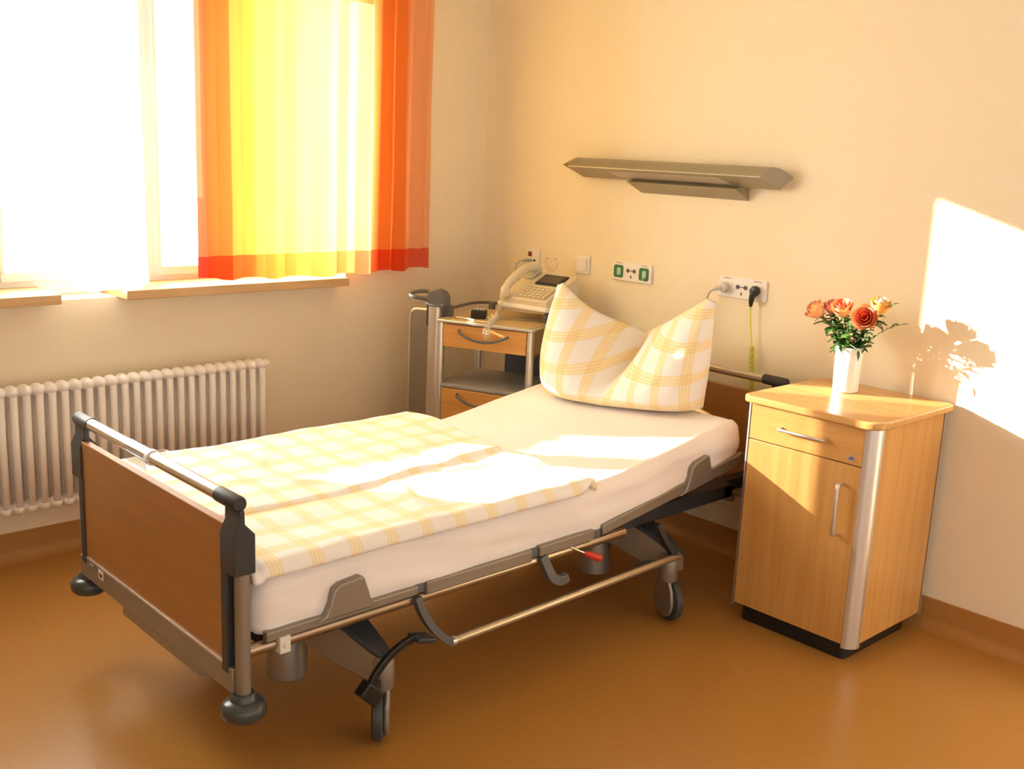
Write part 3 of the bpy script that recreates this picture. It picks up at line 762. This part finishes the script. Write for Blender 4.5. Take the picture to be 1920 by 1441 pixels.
# fold-down table: column, head and hanging top at the left of that cabinet
MB().prism(rrect(-.062, -.004, .030, .088, .016), 'z', .06, .905).build('table_column', M['silver'], pcb, **lb_)
cy = [(-.066,.895)]+[(-.022+.044*math.cos(math.radians(a)), .925+.044*math.sin(math.radians(a))) for a in range(180, -1, -15)]+[(.022,.895)]
MB().prism(cy, 'y', .022, .090).build('column_head', M['gdark'], pcb, bevel=.006, **lb_)
MB().tube(smooth_path([(-.060,.07,.945),(-.09,.075,.952),(-.125,.06,.950),(-.140,.03,.943),(-.125,.005,.936),(-.09,.01,.930),(-.06,.03,.925)]), .0085, 8).build('release_handle', M['gdark'], pcb, ang=80, **lb_)
tb = MB().prism([(-.180,.18),(-.062,.18),(-.062,.866),(-.150,.866),(-.165,.862),(-.176,.850),(-.180,.835)], 'y', .092, .110)
ft = tb.build('fold_down_table', M['bronze'], pcb, bevel=.004, **lb_)
MB().tube([(-.181,.101,.18),(-.181,.101,.834),(-.176,.101,.850),(-.165,.101,.862),(-.150,.101,.867),(-.062,.101,.867)], .007, 8).build('table_edge', M['silver'], ft, **lb_)
MB().box(-.09,-.05,.075,.096,.80,.90).build('table_hinge', M['dark'], pcb, bevel=.005, **lb_)

# swivel tray + telephone
ta = math.radians(9.6); TZ = .925
tr_ = thing('telephone_tray', 'white swivel tray above cabinet top carrying the telephone', 'tray', (.545, -.377, TZ-.022), ta)
MB().prism(rrect(-.004, .270, -.004, .312, .014), 'z', .0, .020).build('tray_plate', M['plate'], tr_, bevel=.004, world=False)
MB().tube([(.20,.16,-.054),(.20,.16,.002)], .012, 12).build('tray_stem', M['gdark'], tr_, world=False)
ph = thing('telephone', 'cream desk telephone with tilted display on the swivel tray', 'telephone', (.545, -.377, TZ-.002), ta)
S = math.radians(22); U = lambda q, lift=0: (.022+q*math.cos(S)-lift*math.sin(S), .036+q*math.sin(S)+lift*math.cos(S))   # along slope -> (y, z)
pb = MB().prism([U(-.030,-.034), U(-.030,0), U(.222,0), (U(.222,0)[0]+.012, U(.222,0)[1]-.02), (U(.222,0)[0]+.012, .002)], 'x', .008, .262).build('phone_body', M['phone'], ph, bevel=.005, world=False)
def slab(x0, x1, q0, q1, l0, l1, nm, m, par, bev=.002):
    vs = []
    for x in (x0, x1):
        for q in (q0, q1):
            for l in (l0, l1):
                y, z = U(q, l); vs.append((x, y, z))
    return MB().add(vs, [(0,1,3,2),(4,6,7,5),(0,4,5,1),(2,3,7,6),(0,2,6,4),(1,5,7,3)]).build(nm, m, par, bevel=bev, world=False)
kp = slab(.098, .246, -.014, .080, -.002, .0035, 'keypad', M['keys'], ph)
for r_ in range(4):
    for c_ in range(6):
        slab(.104+c_*.0235, .121+c_*.0235, -.009+r_*.0215, .005+r_*.0215, .003, .0065, 'key', M['phone'], kp, .001)
slab(.108, .232, .108, .196, -.002, .007, 'display_bezel', M['black'], ph)
slab(.118, .220, .118, .184, .006, .0085, 'display', M['screen'], ph, 0)
hs = smooth_path([(.048,)+U(-.028,.006),(.048,)+U(-.022,.030),(.048,)+U(.03,.050),(.048,)+U(.095,.056),(.048,)+U(.16,.050),(.048,)+U(.212,.030),(.048,)+U(.220,.006)])
MB().tube(hs, [.022 if i < 7 or i > len(hs)-8 else .0185 for i in range(len(hs))], 14, sq=(.85,1.15)).build('handset', M['phone'], ph, world=False)
slab(.024, .072, .14, .222, .004, .016, 'earpiece_cradle', M['greyp'], ph, .004)
Mp = Matrix.LocRotScale(ph.location, ph.rotation_euler, None); hand0 = Mp @ Vector((.048,)+U(-.028,.006))
cpath = [hand0, hand0+Vector((.0,-.03,-.035)), (.530,-.475,.885), (.560,-.545,.868), (.610,-.640,.845), (.636,-.622,.79), (.643,-.615,.765), (.628,-.622,.79), (.598,-.628,.842), (.570,-.560,.868)]
cpath = [hand0, hand0+Vector((-.004,-.018,-.03)), (.578,-.400,.893), (.596,-.425,.872), (.640,-.478,.866), (.672,-.520,.864), (.692,-.555,.840), (.690,-.556,.805), (.680,-.560,.800), (.676,-.560,.825), (.664,-.520,.866)]
MB().tube(helix(cpath, .0085, 44, 9), .0017, 5).build('coiled_cord', M['wcord'], ph, ang=180)
# pager, nurse call handset, cable
pg = thing('remote_control', 'small black keypad device lying on the corner cabinet top', 'remote control', (.532,-.470,.8515), ca+.25)
MB().prism(rrect(-.033,.033,-.024,.024,.008), 'z', 0, .038).build('case', M['black'], pg, bevel=.007, world=False)
for i in range(4):
    for j in range(2): MB().sphere((-.021+i*.014, -.010+j*.018, .038), .0045, .0045, .005, 10, 6).build('button', M['greyp'], pg, world=False)
nc = thing('call_handset', 'small white nurse call button with red key beside black keypad', 'call button', (.585,-.425,.8515), ca+.6)
MB().prism(rrect(-.016,.016,-.03,.03,.012), 'z', 0, .020).build('case', M['plate'], nc, bevel=.005, world=False)
MB().lathe([(.001,0),(.010,0),(.010,.003),(.007,.005),(.001,.005)], (0,-.012,.020), (0,0,1), 16).build('call_key', M['red'], nc, world=False)
MB().tube(smooth_path([(.592,-.402,.856),(.63,-.37,.855),(.68,-.33,.855),(.74,-.235,.855),(.735,-.18,.855)]), .0025, 6).build('cable', M['cable'], nc)
pn = MB().tube([(.02,.0,0),(.12,.004,0)], .004, 8).build('pen', M['stick']); pn.location = (.46,-.555,.8560); pn.rotation_euler = (0,0,.1)
tag(pn, 'slim white pen lying at the front left of corner cabinet top', 'pen')

# ------------------------------------------------------------------ wall fittings (wall plane y = 0)
def plate(cx, cz, w_, h_, label, cat, name, d=.010):
    t = thing(name, label, cat, (cx, 0, cz))
    MB().prism(rrect(cx-w_/2, cx+w_/2, cz-h_/2, cz+h_/2, .006), 'y', -d, -.0002).build('cover_plate', M['plate'], t, bevel=.003)
    return t
def two_pins(t, cx, cz, y=-.0115):
    for s in (-1, 1):
        MB().lathe([(.0085,0),(.0085,.003),(.006,.0035),(.003,.001)], (cx+s*.018, y+.002, cz), (0,-1,0), 14).build('pin_socket', M['gdark'], t)
    MB().box(cx-.009, cx+.009, y, y+.003, cz-.0016, cz+.0016).box(cx-.003, cx+.003, y, y+.003, cz-.032, cz-.020).build('socket_mark', M['gdark'], t)
def caption(t, cx, cz, n=5):
    mb = MB()
    for i in range(n): mb.box(cx-.016+i*.0075, cx-.0115+i*.0075, -.0106, -.0095, cz-.0022, cz+.0022)
    mb.build('caption', mat('caption_print', (.45,.12,.10), .6), t, smooth=False)
def schuko(t, cx, cz, ins, nm='socket_insert'):
    p = MB().prism(rrect(cx-.026, cx+.026, cz-.027, cz+.027, .010), 'y', -.0135, -.009).build(nm, ins, t, bevel=.002)
    return p
z0 = 1.121-.0405
t = plate(.3+.073, 1.080, .082, .082, 'white wall jack plate with dark red port left above telephone', 'wall socket', 'jack_plate')
MB().box(.343, .366, -.0125, -.009, 1.085, 1.107).build('red_port', M['redd'], t)
MB().lathe([(.007,0),(.007,.002),(.001,.002)], (.385,-.010,1.067), (0,-1,0), 14).build('port_hole', M['black'], t)
pk = MB().bar([(.362,-.009,1.066),(.352,-.045,1.066)], .018, .014)
pk = pk.build('jack_plug', M['cable'], bevel=.003); tag(pk, 'grey cable and plug in wall jack above telephone', 'cable')
MB().tube(smooth_path([(.353,-.045,1.066),(.345,-.065,1.062),(.335,-.078,1.045),(.345,-.088,1.01),(.38,-.095,.975),(.47,-.10,.955)]), .0028, 6).build('cord', M['cable'], pk)
t = thing('blank_cover', 'round cream blank cover plate with two screws right of jack plate', 'wall cover', (.490,0,1.070))
MB().lathe([(.02,0),(.040,0),(.040,.003),(.037,.005),(.005,.005)], (.490,0,1.070), (0,-1,0), 36).build('disc', M['wall'], t)
for s in (-1, 1): MB().lathe([(.001,0),(.003,0),(.003,.0015),(.001,.0015)], (.490+s*.026,-.005,1.087), (0,-1,0), 10).build('screw', M['gdark'], t)
t = plate(.692, 1.081, .082, .082, 'white rocker light switch between the jack plate and green sockets', 'light switch', 'light_switch')
MB().prism([(-.0098,1.053),(-.016,1.053),(-.020,1.109),(-.0098,1.109)], 'x', .664, .720).build('rocker', M['plate'], t, bevel=.002)
P1, P2 = .869+.1115, 1.437+.1115
t = plate(P1, 1.0805, .223, .081, 'triple wall socket plate with two green sockets above the pillow', 'wall socket', 'socket_plate')
for s in (-1, 1):
    cx = P1+s*.071
    p = schuko(t, cx, 1.078, M['green'])
    MB().prism(rrect(cx-.006, cx+.016, 1.062, 1.094, .007), 'y', -.0165, -.0125).build('flap', mat('pale_green_flap', (.42,.55,.45), .4), p, bevel=.002)
    caption(t, cx, 1.1145)
MB().sphere((P1+.068,-.0145,1.056), .004, .002, .004, 8, 6).build('pilot_lamp', M['white'], t)
two_pins(t, P1, 1.085)
t = plate(P2, 1.0805, .223, .081, 'triple white wall socket plate with grey and black plugs', 'wall socket', 'socket_plate')
for s in (-1, 1):
    cx = P2+s*.071
    schuko(t, cx, 1.078, M['plate']); caption(t, cx, 1.1145)
two_pins(t, P2, 1.085)
cx = P2-.071
pg = thing('power_plug', 'grey round plug and cord in left socket of triple white plate', 'plug', (cx,-.0135,1.078))
MB().lathe([(.001,0),(.019,0),(.020,.004),(.020,.018),(.016,.024),(.001,.026)], (cx,-.0137,1.078), (0,-1,0), 24).build('plug_body', M['greyp'], pg)
MB().tube([(cx,-.030,1.078),(cx-.018,-.046,1.073),(cx-.034,-.052,1.066)], [.010,.009,.005], 10).build('plug_neck', M['greyp'], pg)
MB().tube(smooth_path([(cx-.030,-.052,1.067),(cx-.050,-.050,1.052),(cx-.066,-.045,1.02),(cx-.078,-.042,.98),(cx-.085,-.040,.90),(cx-.085,-.036,.78),(cx-.07,-.033,.60),(cx-.06,-.033,.46)]), .0032, 8).build('cord', M['cable'], pg)
cx = P2+.071
bk = thing('power_plug', 'black angled plug with lime green coiled cord in wall socket', 'plug', (cx,-.0135,1.078))
MB().lathe([(.001,0),(.018,0),(.020,.004),(.020,.016),(.015,.024),(.001,.026)], (cx,-.0137,1.080), (0,-1,0), 24).build('plug_body', M['black'], bk)
MB().tube([(cx,-.028,1.082),(cx-.004,-.033,1.058),(cx-.007,-.032,1.036),(cx-.008,-.031,1.020)], [.014,.012,.009,.006], 12).build('plug_neck', M['black'], bk)
MB().tube(smooth_path([(cx-.008,-.031,1.025),(cx-.005,-.028,.97),(cx+.003,-.026,.91),(cx+.011,-.025,.862)]), .0026, 8).build('cord', M['lime'], bk)
MB().tube(helix([(cx+.011,-.025,.866),(cx+.017,-.025,.78),(cx+.026,-.025,.69),(cx+.03,-.025,.56)], .0085, 40, 10), .0026, 5).build('coiled_cord', M['lime'], bk, ang=180)

# bed-head lamp
lm = thing('wall_lamp', 'long bronze grey wall lamp above the bed head', 'wall lamp', (1.20, 0, 1.47))
AY, AZ = -.040, 1.465
def lampring(e):
    # e = 0 left .. 1 right ; section: front ridge, arc over the top, back edge, apex
    F = Vector((.684+(1.671-.684)*e, -.130, 1.510)); B = Vector((.550+(1.745-.550)*e, -.024, 1.513)); A = Vector((.700+(1.700-.700)*e, AY, AZ)); T = Vector((.690+(1.690-.690)*e, -.078, 1.548))
    ring = [A, F]
    for i in range(1, 10):
        t = i/10; ring.append(F*(1-t)**2+(T*2-(F+B)*.5)*2*t*(1-t)+B*t*t)
    ring.append(B); return ring
a, b = lampring(0), lampring(1)
MB().loft([a]+[[p.lerp(q, t) for p, q in zip(a, b)] for t in (.25,.5,.75)]+[b]).build('lamp_body', M['lampm'], lm, ang=25, bevel=.0015)
MB().tube([(.690,-.1295,1.5105),(1.667,-.1295,1.5105)], .0022, 8).build('ridge_highlight', M['silver'], lm)  # thin silver tube standing in for the highlight along the front ridge
def und(e, t, off):   # a point on the sloping underside
    A = Vector((.700+e, AY, AZ)); F = Vector((.690+e, -.130, 1.510)); n = Vector((0,-.045,-.09)).normalized()
    return A.lerp(F, t)+n*off
def undslab(q, o0, o1, nm, m):
    vs = [und(e, t, o) for o in (o0, o1) for e, t in q]; n = len(q)
    MB().add(vs, [tuple(range(n)), tuple(range(n,2*n))[::-1]]+[(i,(i+1)%n,n+(i+1)%n,n+i) for i in range(n)]).build(nm, m, lm, smooth=False)
undslab([(.200,.74),(.770,.74),(.805,.24),(.235,.24)], -.002, .0015, 'diffuser', M['lampd'])
mk = MB(); w0 = [(.983,-.080,1.460),(1.529,-.080,1.460),(1.536,-.002,1.478),(.990,-.002,1.478),(1.003,-.002,1.416),(1.541,-.002,1.416)]
mk.add(w0, [(0,1,2,3),(0,4,5,1),(3,2,5,4),(0,3,4),(1,5,2)]).build('wall_mount', M['lampm'], lm, smooth=False)

# ------------------------------------------------------------------ light
az = math.atan2(.574, .819); el = math.atan(.25)
sd = Vector((math.cos(az)*math.cos(el), math.sin(az)*math.cos(el), -math.sin(el)))
sun = bpy.data.lights.new('sun', 'SUN'); sun.energy = 16; sun.angle = math.radians(.6); sun.color = (1, .93, .82)
so = bpy.data.objects.new('sun', sun); C.objects.link(so); so.location = (-6,-5,5); so.rotation_euler = sd.to_track_quat('-Z', 'Y').to_euler()
wd = bpy.data.worlds.new('sky'); sc.world = wd; wd.use_nodes = True; nt = wd.node_tree; L = nt.links
bg = nt.nodes['Background']; tc = N(nt, 'ShaderNodeTexCoord')
dp = N(nt, 'ShaderNodeVectorMath', operation='DOT_PRODUCT'); dp.inputs[1].default_value = (-math.cos(az), -math.sin(az), .25)
L.new(tc.outputs['Generated'], dp.inputs[0])
rp = N(nt, 'ShaderNodeValToRGB'); cr = rp.color_ramp
cr.elements[0].position = .40; cr.elements[0].color = (.80,.75,.68,1)
cr.elements[1].position = 1; cr.elements[1].color = (12,11.2,10.2,1)
e = cr.elements.new(.62); e.color = (3.0,2.85,2.6,1)
mr = N(nt, 'ShaderNodeMapRange'); mr.inputs['From Min'].default_value = -1; L.new(dp.outputs['Value'], mr.inputs['Value'])
L.new(mr.outputs['Result'], rp.inputs['Fac']); L.new(rp.outputs['Color'], bg.inputs['Color']); bg.inputs['Strength'].default_value = 1

# ------------------------------------------------------------------ camera
CAML = (3.9754, -3.4882, 1.5766)
yaw, pitch, roll, fpx = 0.81717, -0.21752, 0.04360, 2005.8
f = Vector((-math.sin(yaw)*math.cos(pitch), math.cos(yaw)*math.cos(pitch), math.sin(pitch)))
r = Vector((math.cos(yaw), math.sin(yaw), 0)); u = r.cross(f)
r2 = r*math.cos(roll)+u*math.sin(roll); u2 = -r*math.sin(roll)+u*math.cos(roll)
cam = bpy.data.cameras.new('camera'); co = bpy.data.objects.new('camera', cam); C.objects.link(co)
mw = Matrix((( r2.x,u2.x,-f.x,CAML[0]),(r2.y,u2.y,-f.y,CAML[1]),(r2.z,u2.z,-f.z,CAML[2]),(0,0,0,1)))
co.matrix_world = mw
cam.sensor_fit = 'HORIZONTAL'; cam.sensor_width = 36; cam.lens = fpx/1920*36; cam.clip_start = .05
sc.camera = co
sc.view_settings.view_transform = 'Standard'; sc.view_settings.look = 'None'; sc.view_settings.gamma = 1; sc.view_settings.use_curve_mapping = False
sc.view_settings.exposure = .82
sc.cycles.use_denoising = True; sc.cycles.max_bounces = 10; sc.cycles.diffuse_bounces = 6; sc.cycles.transparent_max_bounces = 12; sc.cycles.sample_clamp_indirect = 6
